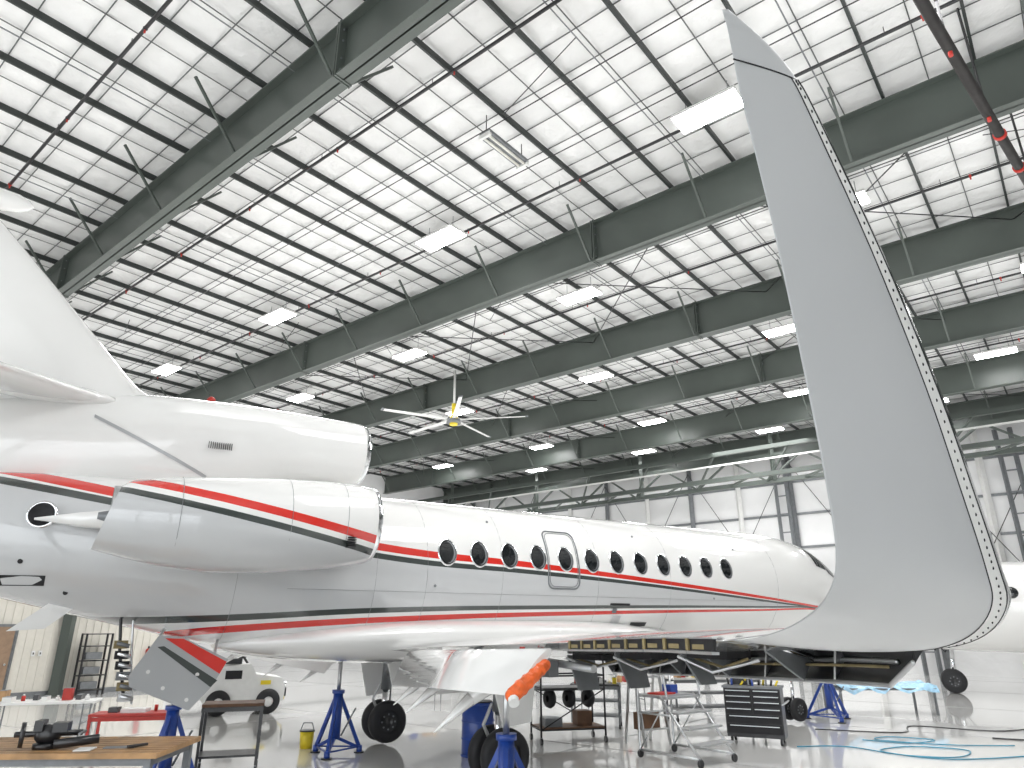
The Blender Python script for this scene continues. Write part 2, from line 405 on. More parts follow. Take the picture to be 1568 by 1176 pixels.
# belly fairing
g=MB(); bf=[(-3.2,.3,-.25,-.20,-.30),(-2.6,.8,-.2,-.05,-.42),(-1.5,1.12,-.15,.1,-.52),(0,1.28,-.1,.2,-.58),(3,1.28,-.1,.2,-.58),(4.5,1.1,-.15,.1,-.52),(5.6,.7,-.2,-.05,-.40),(6.3,.2,-.25,-.2,-.32)]
secs=[[V((r[0],r[1]*math.cos(a),r[2]+((r[3]-r[2]) if math.sin(a)>=0 else (r[2]-r[4]))*math.sin(a))) for a in [2*math.pi*i/32 for i in range(32)]] for r in catmull(bf,4)]
g.loft(secs,M_white); g.build('belly_fairing',jet)
# windows, doors, cockpit
def on_patch(g,fn,rings,mt,n=28):
    vs=[];
    for r in rings:
        for i in range(n): vs.append(fn(r,2*math.pi*i/n))
    g.add(vs,[(j*n+i,j*n+(i+1)%n,(j+1)*n+(i+1)%n,(j+1)*n+i) for j in range(len(rings)-1) for i in range(n)],mt,True)
g=MB()
for s in(-1,1):
    for k in range(12):
        x0=k*.594; z0=1.16; ea,eb=.158,.205
        on_patch(g,lambda r,a:side(x0+ea*r*math.cos(a),z0+eb*r*math.sin(a),.006,s),[.01,.5,1.0],M_glass)
        on_patch(g,lambda r,a:side(x0+ea*r*math.cos(a),z0+eb*r*math.sin(a),.012 if r<1.09 else .002,s),[.98,1.02,1.10],M_chrome)
        on_patch(g,lambda r,a:side(x0+.022+ea*.80*r*math.cos(a),z0+eb*.86*r*math.sin(a),.009,s),[.01,.5,1.0],M_greym)
        on_patch(g,lambda r,a:side(x0-.012+ea*.78*r*math.cos(a),z0+eb*.84*r*math.sin(a),.012,s),[.01,.5,1.0],M_glass)
    def patch(x0,x1,a0,a1,mt,off=.008,skew=0):
        vs=[];A,B=8,8
        for i in range(A+1):
            for j in range(B+1):
                ph=math.radians(a0+(a1-a0)*j/B); x=x0+(x1-x0)*i/A+skew*j/B
                vs.append(surf(x,ph,off,s))
        g.add(vs,[(i*(B+1)+j,(i+1)*(B+1)+j,(i+1)*(B+1)+j+1,i*(B+1)+j+1) for i in range(A) for j in range(B)],mt,True)
    patch(9.85,10.28,26,56,M_glass,skew=.05); patch(10.34,10.78,22,56,M_glass,skew=-.1); patch(10.62,11.12,45,86,M_glass,skew=-.25)
g.build('windows',jet)
g=MB()
def rrect(x0,x1,z0,z1,r):
    pts=[]
    for cx,cz,a0 in((x1-r,z1-r,0),(x0+r,z1-r,90),(x0+r,z0+r,180),(x1-r,z0+r,270)):
        for k in range(6):
            a=math.radians(a0+18*k); pts.append((cx+r*math.cos(a),cz+r*math.sin(a)))
    out=[]
    for (a,b) in zip(pts,pts[1:]+pts[:1]):
        for k in range(4): out.append((a[0]+(b[0]-a[0])*k/4,a[1]+(b[1]-a[1])*k/4))
    return out+[out[0]]
for off,r,mt in((0,.014,M_greym),(.035,.006,M_greym)):
    g.path([side(x,zz,.004) for x,zz in rrect(1.98+off,2.66-off,.64+off,1.66-off,.12)],r,mt,n=5)
for xs in(-3.2,-1.2,-.35,1.05,3.1,4.9,8.1):
    for s in(-1,1): g.path([surf(xs,math.radians(a),.0005,s) for a in range(-70,90,8)],.0025,M_greym,n=4)
for s in(-1,1): g.path([side(x*.5,.52,.0005,s) for x in range(-5,17)],.0022,M_greym,n=4)
for xx,zz in ((.9,1.75),(4.2,1.7),(7,1.6),(-.2,.62),(6.1,.55)): c=side(xx,zz); g.cyl(c,c+V((0,-.012,.004)),.022,M_greym,n=10)
def spanel(x0,x1,z0,z1,mt,off=.006):
    vs=[side(x,zz,off) for x in(x0,x1) for zz in(z0,z1)]; g.add(vs,[(0,1,3,2)],mt)
spanel(3.42,3.9,.0,.42,M_dark); spanel(3.55,3.75,.05,.2,M_alu,.012); spanel(3.5,3.6,.25,.33,M_greym,.012)
spanel(4.05,4.45,.02,.09,M_blackm)
spanel(-5.95,-5.45,.5,.62,M_dark); 
g.build('fuselage_panels',jet)
# APU exhaust
g=MB(); c=side(-5.62,1.36); ax=V((-.25,-.95,.1)).normalized()
g.revolve([(-.05,.17),(.03,.175),(.035,.15),(-.0,.13),(-.0,.0)],c+ax*.02,ax,M_chrome,ms=[M_chrome,M_chrome,M_dark,M_dark])
g.build('apu_exhaust',jet)
for (x,zz) in((-5.75,.78),(-5.2,.42)):
    g=MB(); cc=side(x,zz); g.cyl(cc,cc+V((0,-.012,0)),.03,M_dark); g.build('drain_port',jet)
# wings
def foil(L,T,n,thk,nc=14):
    up=[];lo=[]
    for k in range(nc+1):
        c=.5*(1-math.cos(math.pi*k/nc))
        t=5*thk*(.2969*math.sqrt(c)-.126*c-.3516*c*c+.2843*c**3-.1036*c**4)
        P=L+(T-L)*c; up.append(P+n*t); lo.append(P-n*t)
    return up[::-1]+lo[1:-1]
wst=[(1.0,3.3,-.33,-.9,-.33,.42,0),(1.9,2.78,-.28,-.68,-.28,.36,0),(4.7,1.12,-.19,-1.5,-.19,.25,0),(7.6,-.53,-.10,-2.36,-.10,.16,0),(9.2,-1.46,-.055,-2.85,-.055,.11,0),
 (9.75,-1.78,-.05,-3.03,-.045,.10,0),(9.98,-1.9,-.035,-3.1,-.02,.095,10),(10.15,-2.0,.015,-3.14,.03,.09,30),(10.27,-2.12,.10,-3.18,.10,.085,52),(10.335,-2.28,.2,-3.215,.21,.08,72),
 (10.385,-2.45,.45,-3.29,.44,.07,80),(10.43,-2.63,.76,-3.38,.74,.06,82),(10.485,-2.92,1.18,-3.50,1.12,.048,82),(10.54,-3.26,1.58,-3.64,1.50,.034,82),(10.553,-3.35,1.66,-3.665,1.60,.028,82)]
tipst=[(10.553,-3.35,1.66,-3.665,1.60,.028,82),(10.556,-3.42,1.71,-3.675,1.66,.022,82),(10.56,-3.52,1.75,-3.685,1.71,.014,82),(10.562,-3.67,1.785,-3.70,1.765,.004,82)]
WS=catmull(wst,5)
for s,nm in((-1,'wing_right'),(1,'wing_left')):
    g=MB()
    def sec(r,nc=14):
        y,xl,zl,xt,zt,tk,al=r; a=math.radians(al)
        return foil(V((xl,s*y,zl)),V((xt,s*y,zt)),V((0,-s*math.sin(a),math.cos(a))),tk,nc)
    g.loft([sec(r) for r in WS if r[0]<=9.76],M_white); g.loft([sec(r) for r in WS if r[0]>=9.74],M_winglet)
    g.loft([sec(r) for r in catmull(tipst,3)],M_winglet)
    S=sec(tipst[0]); g.path(S+[S[0]],.003,M_dark,n=4)
    # leading-edge cap: riveted band + polished nose, both faces
    le=[]
    for r in WS:
        if r[0]<9.9: continue
        F=sec(r,28); n2=28; q=F[n2-8:n2+9]; c0=sum(q,V((0,0,0)))/17; le.append([p+(p-c0).normalized()*.003 for p in q])
    g.loft([q[0:4] for q in le],M_whitem,closed=False,caps=False); g.loft([q[3:14] for q in le],M_chrome,closed=False,caps=False); g.loft([q[13:17] for q in le],M_whitem,closed=False,caps=False)
    for e,rr in((16,.0022),(0,.0022),(13,.0030),(3,.0030)): g.path([q[e] for q in le],rr,M_dark,n=4)
    for a,b in zip(le[:-1],le[1:]):
        nk=max(1,round((b[14]-a[14]).length/.034))
        for k in range(nk):
            for e in(14,2):
                pt=(a[e]*.5+a[e+(1 if e==14 else -1)]*.5).lerp(b[e]*.5+b[e+(1 if e==14 else -1)]*.5,k/nk); g.ball(pt,.0052,M_dark,n=7,k=4,sc=(1,.6,1.2))
    g.build(nm,jet)
# flaps, coves, slats
def wint(y):
    for a,b in zip(wst[:-1],wst[1:]):
        if a[0]<=y<=b[0]:
            t=(y-a[0])/(b[0]-a[0]); return [a[i]+t*(b[i]-a[i]) for i in range(7)]
for s,nm in((-1,'right'),(1,'left')):
    g=MB(); secs=[]
    for (y,dx,dz,tk) in((1.62,-.28,-.46,.10),(4.7,-.33,-.36,.085),(4.72,-.33,-.36,.085),(7.6,-.30,-.27,.06)):
        r=wint(y); xt=r[3]; L=V((xt+.02,s*y,r[2]-.035)); T=L+V((dx,0,dz)); n=V((dz,0,-dx)).normalized()
        secs.append(foil(L,T,n,tk))
    g.loft(secs,M_white); 
    for y in(2.3,3.6,5.6): # track fairings
        r=wint(y); xt=r[3]
        q=[V((xt+.7,s*y,r[2]-.14)),V((xt+.25,s*y,r[2]-.28)),V((xt-.1,s*y,r[2]-.45)),V((xt-.45,s*y,r[2]-.70))]
        rr=[.03,.075,.06,.006]
        for a,b,c1,c2 in zip(q[:-1],q[1:],rr[:-1],rr[1:]): g.cyl(a,b,c1,M_white,r2=c2,n=10)
    g.build('flap_'+nm,jet)
    g=MB(); A=[];B=[];yy=[2.7+.3*i for i in range(23)]+[9.5,9.66]
    for y in yy:
        r=wint(y); k=.5+.5*(9.9-y)/7.2; x=r[1];zz=r[2]
        if y>9.6: k*=.5
        A.append([V((x-.04*k,s*y,zz+.02)),V((x+.16*k,s*y,zz+.0)),V((x+.25*k,s*y,zz-.08*k)),V((x+.2*k,s*y,zz-.18*k)),V((x+.02*k,s*y,zz-.29*k)),V((x-.14*k,s*y,zz-.40*k))])
        B.append([V((x-.14*k,s*y,zz-.395*k)),V((x+.08*k,s*y,zz-.2*k)),V((x-.03*k,s*y,zz+.01))])
    g.loft(A,M_blackm,closed=False,caps=False); g.loft(B,M_blackm,closed=False,caps=False)
    for i,(q,a) in enumerate(zip(B,A)):
        if i==len(B)-1 or i%3==0: g.prism([a[5],a[4],a[3],a[1],q[2]],(0,.012*s,0),M_blackm if i>=len(B)-2 else M_alu)
        if i%4==0 and i<21: g.cyl(q[1],q[1]+V((-.45,0,.1)),.02,M_chrome,n=8); g.prism([q[0]+V((-.02,0,0)),q[1]+V((-.02,0,.05)),q[1]+V((-.5,0,.12)),q[1]+V((-.45,0,.05))],(0,.02,0),M_greym)
    g.path([q[0] for q in B],.012,M_alu,n=6); g.path([q[1]+V((-.03,0,0)) for q in B[:-1]],.014,M_alu,n=6); g.path([(q[0]*.5+q[1]*.5)+V((-.05,0,.03)) for q in B[:-1]],.008,M_tan,n=5)
    g.build('leading_edge_slat_'+nm,jet)
    g=MB()
    for i in range(8):
        y=8.05+i*.2; r=wint(y); r2=wint(min(9.74,y+.19)); 
        a=V((r[3]-.006,s*y,r[2]-.012));b=V((r2[3]-.006,s*min(9.74,y+.19),r2[2]-.012))
        g.bar(a,b,.012,.045,M_dark); g.bar(a+V((0,0,-.03)),b+V((0,0,-.03)),.03,.010,M_alu); g.bar(a+V((0,0,.024)),b+V((0,0,.024)),.02,.006,M_alu)
        g.box(a+V((-.008,0,0)),(.02,.015,.045),M_tan); g.box(a.lerp(b,.5)+V((-.008,0,-.008)),(.01,.08,.018),M_tan)
    g.build('aileron_cove_'+nm,jet)
# open under-wing access bays (right wing)
g=MB()
for (y,dy,x,dx,dz) in((5.2,.7,-.5,.35,-.34),(6.6,.55,-1.0,.3,-.27),(7.9,.5,-1.5,.22,-.2)):
    r=wint(y); zz=r[2]-r[5]*.45
    g.prism([(x,-y,zz-.0),(x+dx,-y,zz+.0),(x+dx*.9,-y-.12,zz+dz),(x+.05,-y-.12,zz+dz)],(0,-.02,0),M_greym)
    g.box((x+dx/2,-y-dy/2,zz-.01),(dx,dy*.7,.05),M_dark)
    g.path([(x,-y,zz-.03),(x+.1,-y-dy*.4,zz-.12),(x+.2,-y-dy,zz-.04)],.012,M_alu,n=6); g.path([(x+.1,-y,zz-.03),(x+.15,-y-dy*.5,zz-.09),(x+.1,-y-dy,zz-.03)],.009,M_tan,n=6)
g.box((-.6,-5.0,-.42),(.12,.2,.16),M_greym); g.box((-.4,-4.6,-.42),(.1,.12,.1),M_redm); g.cyl((-.5,-4.8,-.36),(-.45,-5.6,-.4),.04,M_alu)
g.build('wing_access_bays',jet)
g=MB()
for (x,y,zz,mm) in((-2.1,-6.9,-.14,M_redm),(-1.7,-5.6,-.2,M_redm),(-1.3,-4.0,-.25,M_redm)):
    g.prism([(x,y,zz),(x-.02,y+.04,zz),(x-.05,y+.05,zz-.18),(x-.03,y+.02,zz-.18)],(-.004,0,0),mm)
g.build('warning_streamers',jet)
# orange cover on flap end
g=MB(); y=-7.62; r=wint(7.62)
q1=V((r[3]+.08,y,r[2]-.05)); q2=V((r[3]-.30,y+.02,r[2]-.32)); p1=q1.lerp(q2,.30); p2=q1.lerp(q2,.93)
g.cyl(p1,p2,.036,M_orange,r2=.048,n=16); g.ball(p1,.036,M_orange); g.ball(p2,.048,M_orange,sc=(1,1,.9)); g.cyl(p2,p2+V((-.02,-.05,-.04)),.034,M_whitem)
for k in range(4): g.revolve([(-.02,.036+.0035*k),(.0,.042+.0035*k),(.02,.036+.0035*k)],p1.lerp(p2,.15+k*.2),p2-p1,M_orange,n=14)
g.build('orange_flap_cover',jet)
# side engines
def nac(y0,name,mt):
    g=MB(); s=1 if y0>0 else -1; X=-.12
    pr=[(-1.60,.30),(-1.52,.44),(-1.475,.475),(-1.49,.505),(-1.56,.53),(-1.75,.56),(-2.2,.595),(-2.9,.615),(-3.6,.595),(-4.2,.53),(-4.6,.455),(-4.8,.385)]
    n=36; secs=[]
    for x,r in pr:
        zc=1.40-.14*min(1,max(0,(-1.5-x)/2.0)); secs.append([V((X+x+.10*math.sin(a)*(x<-4.7),y0+r*math.cos(a),zc+r*(1.0 if math.sin(a)>0 else 1.04)*math.sin(a))) for a in[2*math.pi*i/n for i in range(n)]])
    ms=[M_dark,M_chrome,M_chrome,M_chrome]+[mt]*20
    g.loft(secs,mt,ms=ms[:len(pr)-1],caps=False)
    g.revolve([(0,.0),(.0,.42),(-.35,.44)],(X-2.0,y0,1.39),(-1,0,0),M_dark)
    for i in range(18):
        a=2*math.pi*i/18; d=V((0,math.cos(a),math.sin(a))); e=V((.05,-d.z*.04,d.y*.04)); c=V((X-1.95,y0,1.39))
        g.add([c+d*.1-e,c+d*.42-e,c+d*.42+e,c+d*.1+e],[(0,1,2,3)],M_alu)
    g.cyl((X-2.0,y0,1.39),(X-1.72,y0,1.39),.12,M_greym,r2=.01)
    g.revolve([(0,.375),(-.4,.34),(-.4,0)],(X-4.78,y0,1.26),(-1,0,0),M_alu,ms=[M_alu,M_dark])
    g.cyl((X-4.5,y0,1.26),(X-4.9,y0,1.26),.15,M_greym,r2=.04)
    for x,r,zc in((-2.0,.584,1.366),(-2.75,.613,1.315),(-4.05,.552,1.26)):
        g.revolve([(-.003,r),(0,r+.003),(.003,r)],(X+x,y0,zc),(1,0,0),M_greym)
    for zz in range(5): g.box((X-1.93,y0+s*.50,1.13-.03*zz),(.10,.2,.012),M_dark)
    P=[];
    for x,t in((-2.0,.02),(-2.4,.11),(-3.3,.15),(-4.5,.13),(-5.2,.08),(-5.7,.01)):
        yo=y0-s*.2 if x>-4.7 else (s*1.25 if x>-5.3 else s*.95)
        P.append([V((x,s*.7,1.3+t)),V((x,yo,1.3+t)),V((x,yo,1.3-t)),V((x,s*.7,1.3-t))])
    g.loft(P,M_white)
    g.build(name,jet)
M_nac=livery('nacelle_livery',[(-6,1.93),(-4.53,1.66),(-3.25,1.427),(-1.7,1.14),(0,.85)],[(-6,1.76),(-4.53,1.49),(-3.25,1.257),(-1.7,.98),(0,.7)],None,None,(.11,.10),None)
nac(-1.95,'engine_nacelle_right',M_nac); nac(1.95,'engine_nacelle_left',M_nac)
# centre engine
M_fin=mat('white_tail_paint',WHITE,.12,coat=1,noise=.02,nscale=1)
g=MB(); ce=[(-1.16,.50,2.88,3.38,2.38),(-1.22,.53,2.88,3.41,2.35),(-1.4,.555,2.88,3.435,2.325),(-2.1,.57,2.88,3.45,2.28),(-3,.56,2.88,3.46,2.1),(-4,.50,2.8,3.44,1.8),(-5,.42,2.6,3.36,1.7),(-6.5,.38,2.4,3.05,1.6),(-7.6,.34,2.1,2.5,1.5),(-8.6,.3,1.6,1.9,1.3)]
CE=catmull(ce,4)
g.loft([[V((r[0],r[1]*math.cos(a),r[2]+((r[3]-r[2]) if math.sin(a)>=0 else (r[2]-r[4]))*math.sin(a))) for a in [2*math.pi*i/36 for i in range(36)]] for r in CE],M_fin,caps=False,ms=[M_chrome]*5+[M_fin]*60)
g.revolve([(0,.50),(.02,.485),(-.03,.46),(-.9,.42),(-.9,0)],(-1.17,0,2.88),(1,0,0),M_chrome,ms=[M_chrome,M_chrome,M_dark,M_dark])
g.loft([[V((x,w,2.6)),V((x,w,1.9)),V((x,-w,1.9)),V((x,-w,2.6))] for x,w in((-1.7,.03),(-2.0,.16),(-3.0,.25),(-4.5,.3))],M_fin)
for i in range(12):
    x=-3.42-.03*i; g.box((x,-.545,2.62),(.008,.02,.10),M_dark)
def cside(x,zz,off=.004):
    for a,b in zip(CE[:-1],CE[1:]):
        if b[0]<=x<=a[0]:
            t=(x-a[0])/(b[0]-a[0]); q=[a[i]+t*(b[i]-a[i]) for i in range(5)]
            hz=(q[3]-q[2]) if zz>=q[2] else (q[2]-q[4]); u=max(-1,min(1,(zz-q[2])/hz)); return V((x,-(q[1]+off)*math.sqrt(1-u*u)-off,zz))
pts=[(-5.3+.16*k,2.90-.16*k*.455) for k in range(11)]
vs=[]
for x,zz in pts: vs+= [cside(x,zz),cside(x,zz-.05)]
g.add(vs,[(2*i,2*i+1,2*i+3,2*i+2) for i in range(len(pts)-1)],M_silver)
g.build('centre_engine_nacelle',jet)
g=MB(); fn=[(2.5,-3.9,-8.3,.42),(3.2,-4.35,-8.3,.40),(3.5,-4.82,-8.35,.36),(3.9,-5.22,-8.4,.33),(4.75,-6.02,-8.5,.26),(5.74,-7.0,-8.75,.18),(6.0,-7.25,-8.85,.14),(6.2,-7.5,-8.8,.10)]
g.loft([foil(V((r[1],0,r[0])),V((r[2],0,r[0])),V((0,1,0)),r[3]) for r in catmull(fn,4)],M_fin)
g.revolve([(0,.01),(.06,.08),(.2,.14),(.5,.18),(1.2,.18),(2.2,.1),(2.6,.01)],(-6.68,0,6.12),(-1,0,0),M_fin,n=20)
g.build('tail_fin',jet)
for s,nm in((-1,'right'),(1,'left')):
    g=MB(); st=[(.05,-4.95,-7.4,3.2,.24),(.3,-5.25,-7.45,3.18,.24),(1.5,-6.12,-7.75,3.03,.17),(3.0,-7.2,-8.2,2.84,.11),(3.75,-7.75,-8.45,2.75,.07),(3.85,-8.0,-8.4,2.74,.02)]
    g.loft([foil(V((r[1],s*r[0],r[3])),V((r[2],s*r[0],r[3])),V((0,0,1)),r[4]) for r in catmull(st,4)],M_fin)
    g.ball((-5.9,s*.22,3.17),.22,M_fin,sc=(4,.9,.7))
    g.build('tailplane_'+nm,jet)
g=MB(); g.ball((-3.75,0,3.47),.07,M_redm); g.build('beacon_light',jet)
g=MB()
g.prism([(-5.3,-.35,.35),(-5.0,-.35,.3),(-5.35,-.5,-.02),(-5.75,-.5,-.05)],(0,.03,0),M_white)
g.build('ventral_blade',jet)
# landing gear
def wheel(g,c,r,w,ax=V((0,1,0))):
    g.revolve([(-w/2,r*.55),(-w/2,r*.85),(-w*.38,r*.97),(0,r),(w*.38,r*.97),(w/2,r*.85),(w/2,r*.55)],c,ax,M_rubber,n=32)
    g.revolve([(-w*.3,0),(-w*.3,r*.2),(-w*.42,r*.25),(-w*.25,r*.45),(-w*.5,r*.56),(w*.5,r*.56),(w*.25,r*.45),(w*.42,r*.25),(w*.3,r*.2),(w*.3,0)],c,ax,M_blackm,n=24)
    c=V(c)
    for i in range(8):
        a=2*math.pi*i/8; g.cyl(c+V((r*.35*math.cos(a),-w*.38,r*.35*math.sin(a))),c+V((r*.35*math.cos(a),w*.38,r*.35*math.sin(a))),.018,M_greym,n=6)
for s,nm in((-1,'right'),(1,'left')):
    g=MB(); x=.42;zw=-1.70
    wheel(g,(x,s*2.02,zw),.37,.2); wheel(g,(x,s*2.38,zw),.37,.2)
    g.cyl((x,s*2.0,zw),(x,s*2.4,zw),.06,M_alu); g.cyl((x,s*2.2,zw),(x,s*2.2,-1.1),.06,M_chrome); g.cyl((x,s*2.2,-1.15),(x+.05,s*2.2,-.3),.095,M_greym)
    g.cyl((x,s*2.2,-1.0),(x+.75,s*2.1,-.4),.04,M_greym); g.cyl((x,s*2.2,-.9),(x,s*1.4,-.4),.045,M_greym)
    g.path([(x-.12,s*2.2,-1.55),(x-.25,s*2.2,-1.3),(x-.12,s*2.2,-1.05)],.025,M_alu)
    g.path([(x+.1,s*2.25,-1.6),(x+.14,s*2.28,-1.2),(x+.1,s*2.25,-.5)],.012,M_blackm)
    g.prism([(x-.45,s*2.62,-.35),(x+.4,s*2.62,-.35),(x+.25,s*2.68,-1.25),(x-.2,s*2.68,-1.3)],(0,.03,0),M_white)
    g.prism([(x-.5,s*1.0,-.5),(x+.6,s*1.0,-.5),(x+.5,s*.85,-1.0),(x-.4,s*.85,-1.0)],(0,.03,0),M_white)
    g.build('main_landing_gear_'+nm,jet)
g=MB(); x=9.68; zw=-1.80
for s in(-.14,.14): wheel(g,(x,s,zw),.25,.15)
g.cyl((x,-.16,zw),(x,.16,zw),.04,M_alu); g.cyl((x,0,zw),(x+.05,0,-1.1),.04,M_chrome); g.cyl((x+.05,0,-1.1),(x+.1,0,-.2),.065,M_whitem)
g.cyl((x,0,-1.2),(x+.8,0,-.3),.03,M_redm)
for s in(-1,1): g.prism([(x-.5,s*.35,-.28),(x+.7,s*.35,-.25),(x+.6,s*.45,-.85),(x-.4,s*.45,-.85)],(0,.02,0),M_white)
g.build('nose_landing_gear',jet)
# hanging tail access door
g=MB(); y=-.75
poly=[(-4.02,-.10),(-3.75,-.12),(-3.12,-.42),(-3.3,-.75),(-3.56,-1.03),(-4.29,-.72),(-4.32,-.6)]
g.prism([(a,y+.25*(b+.1),b) for a,b in poly],(0,.05,0),M_silver)
def strip(q,m_,o): g.prism([(a,y+.25*(b+.1)-o,b) for a,b in q],(0,.004,0),m_)
strip([(-3.95,-.14),(-3.72,-.15),(-3.14,-.45),(-3.22,-.60)],M_red,.006)
strip([(-4.03,-.25),(-3.95,-.24),(-3.24,-.68),(-3.32,-.76)],M_blackp,.006)
for a,b in((-4.1,-.55),(-3.9,-.75),(-3.6,-.9),(-3.5,-.6)): g.cyl((a,y+.25*(b+.1)-.01,b),(a,y+.25*(b+.1),b),.025,M_whitem)
g.cyl((-4.0,y+.1,-.1),(-3.9,-.3,.05),.02,M_alu); g.cyl((-3.3,y,-.4),(-3.2,-.3,-.1),.02,M_alu)
g.build('tail_access_door',jet)
g=MB()
for k in range(6): g.box((-4.45+.03*k,-.5,-.22-.13*k),(.16,.14,.10),random.choice([M_greym,M_alu,M_dark,M_tan]))
for k in range(6): g.cyl((-4.5+.03*k,-.6,-.2-.13*k),(-4.35+.03*k,-.62,-.24-.13*k),.025,random.choice([M_alu,M_greym,M_chrome]),n=8)
g.path([(-4.5,-.45,.1),(-4.45,-.52,-.3),(-4.3,-.5,-.9)],.02,M_blackm); g.path([(-4.35,-.45,.1),(-4.3,-.55,-.4),(-4.2,-.5,-.95)],.015,M_alu)
g.build('hydraulic_module',jet)
# ================================================================ JACKS
def jack(name,pos,top,base=.55):
    g=MB(); x,y=pos; hb=min(top*.62,1.0)
    g.cyl((x,y,.25),(x,y,hb),.085,M_blue,n=18); g.cyl((x,y,hb),(x,y,hb+.06),.11,M_blue); g.cyl((x,y,hb),(x,y,top-.08),.035,M_alu); g.cyl((x,y,top-.1),(x,y,top),.055,M_alu,r2=.03)
    for k in range(3):
        a=2*math.pi*k/3+.5; d=V((math.cos(a),math.sin(a),0)); f0=V((x,y,0))+d*base
        g.bar(f0+V((0,0,.08)),V((x,y,hb-.08))+d*.06,.05,.06,M_blue); g.bar(f0+V((0,0,.08)),V((x,y,.28)),.045,.05,M_blue)
        g.cyl(f0,f0+V((0,0,.12)),.05,M_blue); g.cyl(f0,f0+V((0,0,.02)),.09,M_blackm)
        d2=V((math.cos(a+2.094),math.sin(a+2.094),0)); g.bar(f0+V((0,0,.1)),V((x,y,.1))+d2*base,.025,.025,M_blue)
    g.cyl((x+.1,y,.3),(x+.35,y-.1,.75),.015,M_greym)
    g.build(name)
jack('aircraft_jack',(-.06,7.9),H0-.32); a=jl(-.75,1.5,0); jack('aircraft_jack',(a.x,a.y),H0-.52,.45)
a=jl(-3.62,0,0); jack('aircraft_jack',(a.x,a.y),H0-.17,.42); a=jl(10.9,-.1,0); jack('aircraft_jack',(a.x,a.y),H0-.15)
# ================================================================ GROUND EQUIPMENT
def casters(g,pts,r=.05):
    for p in pts:
        p=V(p); g.cyl(p+V((-.02,0,r)),p+V((.02,0,r)),r,M_blackm); g.bar(p+V((0,0,r)),p+V((0,0,r+.07)),.04,.03,M_greym)
def local(ob,loc,rz=0): ob.location=loc; ob.rotation_euler=(0,0,rz); return ob
g=MB(); g.box((0,0,.885),(2.8,1.15,.05),M_wood)
for k in range(8): g.box((0,-.5+.143*k,.911),(2.8,.004,.002),M_woodd)
for a in(-1.3,1.3):
    for b in(-.5,.5): g.bar((a,b,0.0),(a,b,.86),.07,.07,M_greym)
    g.bar((a,-.5,.2),(a,.5,.2),.04,.04,M_greym)
g.box((0,0,.82),(2.65,1.0,.07),M_greym); g.box((0,0,.22),(2.6,.95,.03),M_greym)
local(g.build('wooden_workbench'),(-4.98,8.2,0),.04)
g=MB(); g.cyl((0,0,0),(0,0,.05),.12,M_blackm); g.ball((0,0,.13),.10,M_blackm,sc=(1.3,.8,1)); g.box((.12,0,.2),(.14,.16,.09),M_blackm); g.box((-.08,0,.22),(.08,.17,.10),M_blackm)
g.cyl((-.3,0,.14),(.32,0,.14),.028,M_blackm); g.cyl((.32,-.12,.14),(.32,.12,.14),.014,M_greym); g.cyl((.1,-.12,.05),(.5,-.05,.08),.045,M_blackm); g.revolve([(-.02,.08),(-.02,.12),(.02,.12),(.02,.08),(-.02,.08)],(-.22,-.05,.14),(1,.3,0),M_blackm)
local(g.build('bench_vise'),(-4.85,7.95,.912),.3)
g=MB(); g.box((0,0,.006),(.3,.1,.012),M_greym); g.cyl((.1,-.1,.02),(.25,.05,.02),.015,M_blackm); g.box((-.3,-.1,.01),(.16,.2,.012),M_whitem); local(g.build('hand_tools'),(-4.1,8.0,.912),.2)
def cart(name,loc,rz,w,d,h,top,frame,shelves=(.25,)):
    g=MB(); g.box((0,0,h-.02),(w,d,.04),top)
    for a in(-1,1):
        for b in(-1,1): g.bar((a*(w/2-.03),b*(d/2-.03),.12),(a*(w/2-.03),b*(d/2-.03),h-.04),.04,.04,frame)
    for s in shelves: g.box((0,0,s),(w-.04,d-.04,.03),frame)
    for b in(-1,1): g.bar((-w/2,b*(d/2-.03),h-.08),(w/2,b*(d/2-.03),h-.08),.03,.06,frame)
    casters(g,[(a*(w/2-.03),b*(d/2-.03),0) for a in(-1,1) for b in(-1,1)])
    return local(g.build(name),loc,rz)
cart('steel_work_cart',(-4.4,11.9,0),.30,.9,.6,.98,M_woodd,M_blackm)
cart('red_tool_cart',(-6.5,13.0,0),.2,1.3,.55,.72,M_redm,M_redm,(.2,))
g=MB(); g.box((0,0,.03),(.4,.3,.06),M_whitem); g.cyl((.3,.1,.0),(.3,.1,.1),.03,M_redm); g.box((-.35,.05,.04),(.15,.2,.08),M_blackm); local(g.build('cart_tools'),(-6.5,13.0,.722),.2)
def ftable(loc,rz):
    g=MB(); g.box((0,0,.73),(1.9,.75,.04),M_whitem)
    for a in(-.75,.75):
        g.path([(a,-.3,0.012),(a,-.3,.7),(a,.3,.7),(a,.3,0.012)],.014,M_greym); g.cyl((a,-.3,.35),(a,.3,.35),.012,M_greym)
    local(g.build('folding_table'),loc,rz)
ftable((-9.1,14.6,0),.3); ftable((2.6,19.3,0),.2); ftable((-2.9,22,0),.4)
def clutter(name,loc,rz,L,seed,n=9,D=.5):
    random.seed(seed); g=MB()
    for k in range(n):
        a=-L/2+L*(k+.5)/n; w,d,h=random.uniform(.08,L/n*.9),random.uniform(.1,.3),random.uniform(.05,.22); y=random.uniform(-D/3,D/3)
        mm=random.choice([M_wood,M_whitem,M_whitem,M_redm,M_blue,M_yellow,M_blackm,M_orange])
        if k%3==2: g.cyl((a,y,0),(a,y,h),w*.4,mm); g.cyl((a,y,h),(a,y,h+.03),w*.2,M_whitem)
        else: g.box((a,y,h/2),(w,d,h),mm); g.box((a,y,h+.004),(w*.9,d*.9,.008),M_greym)
    local(g.build(name),loc,rz)
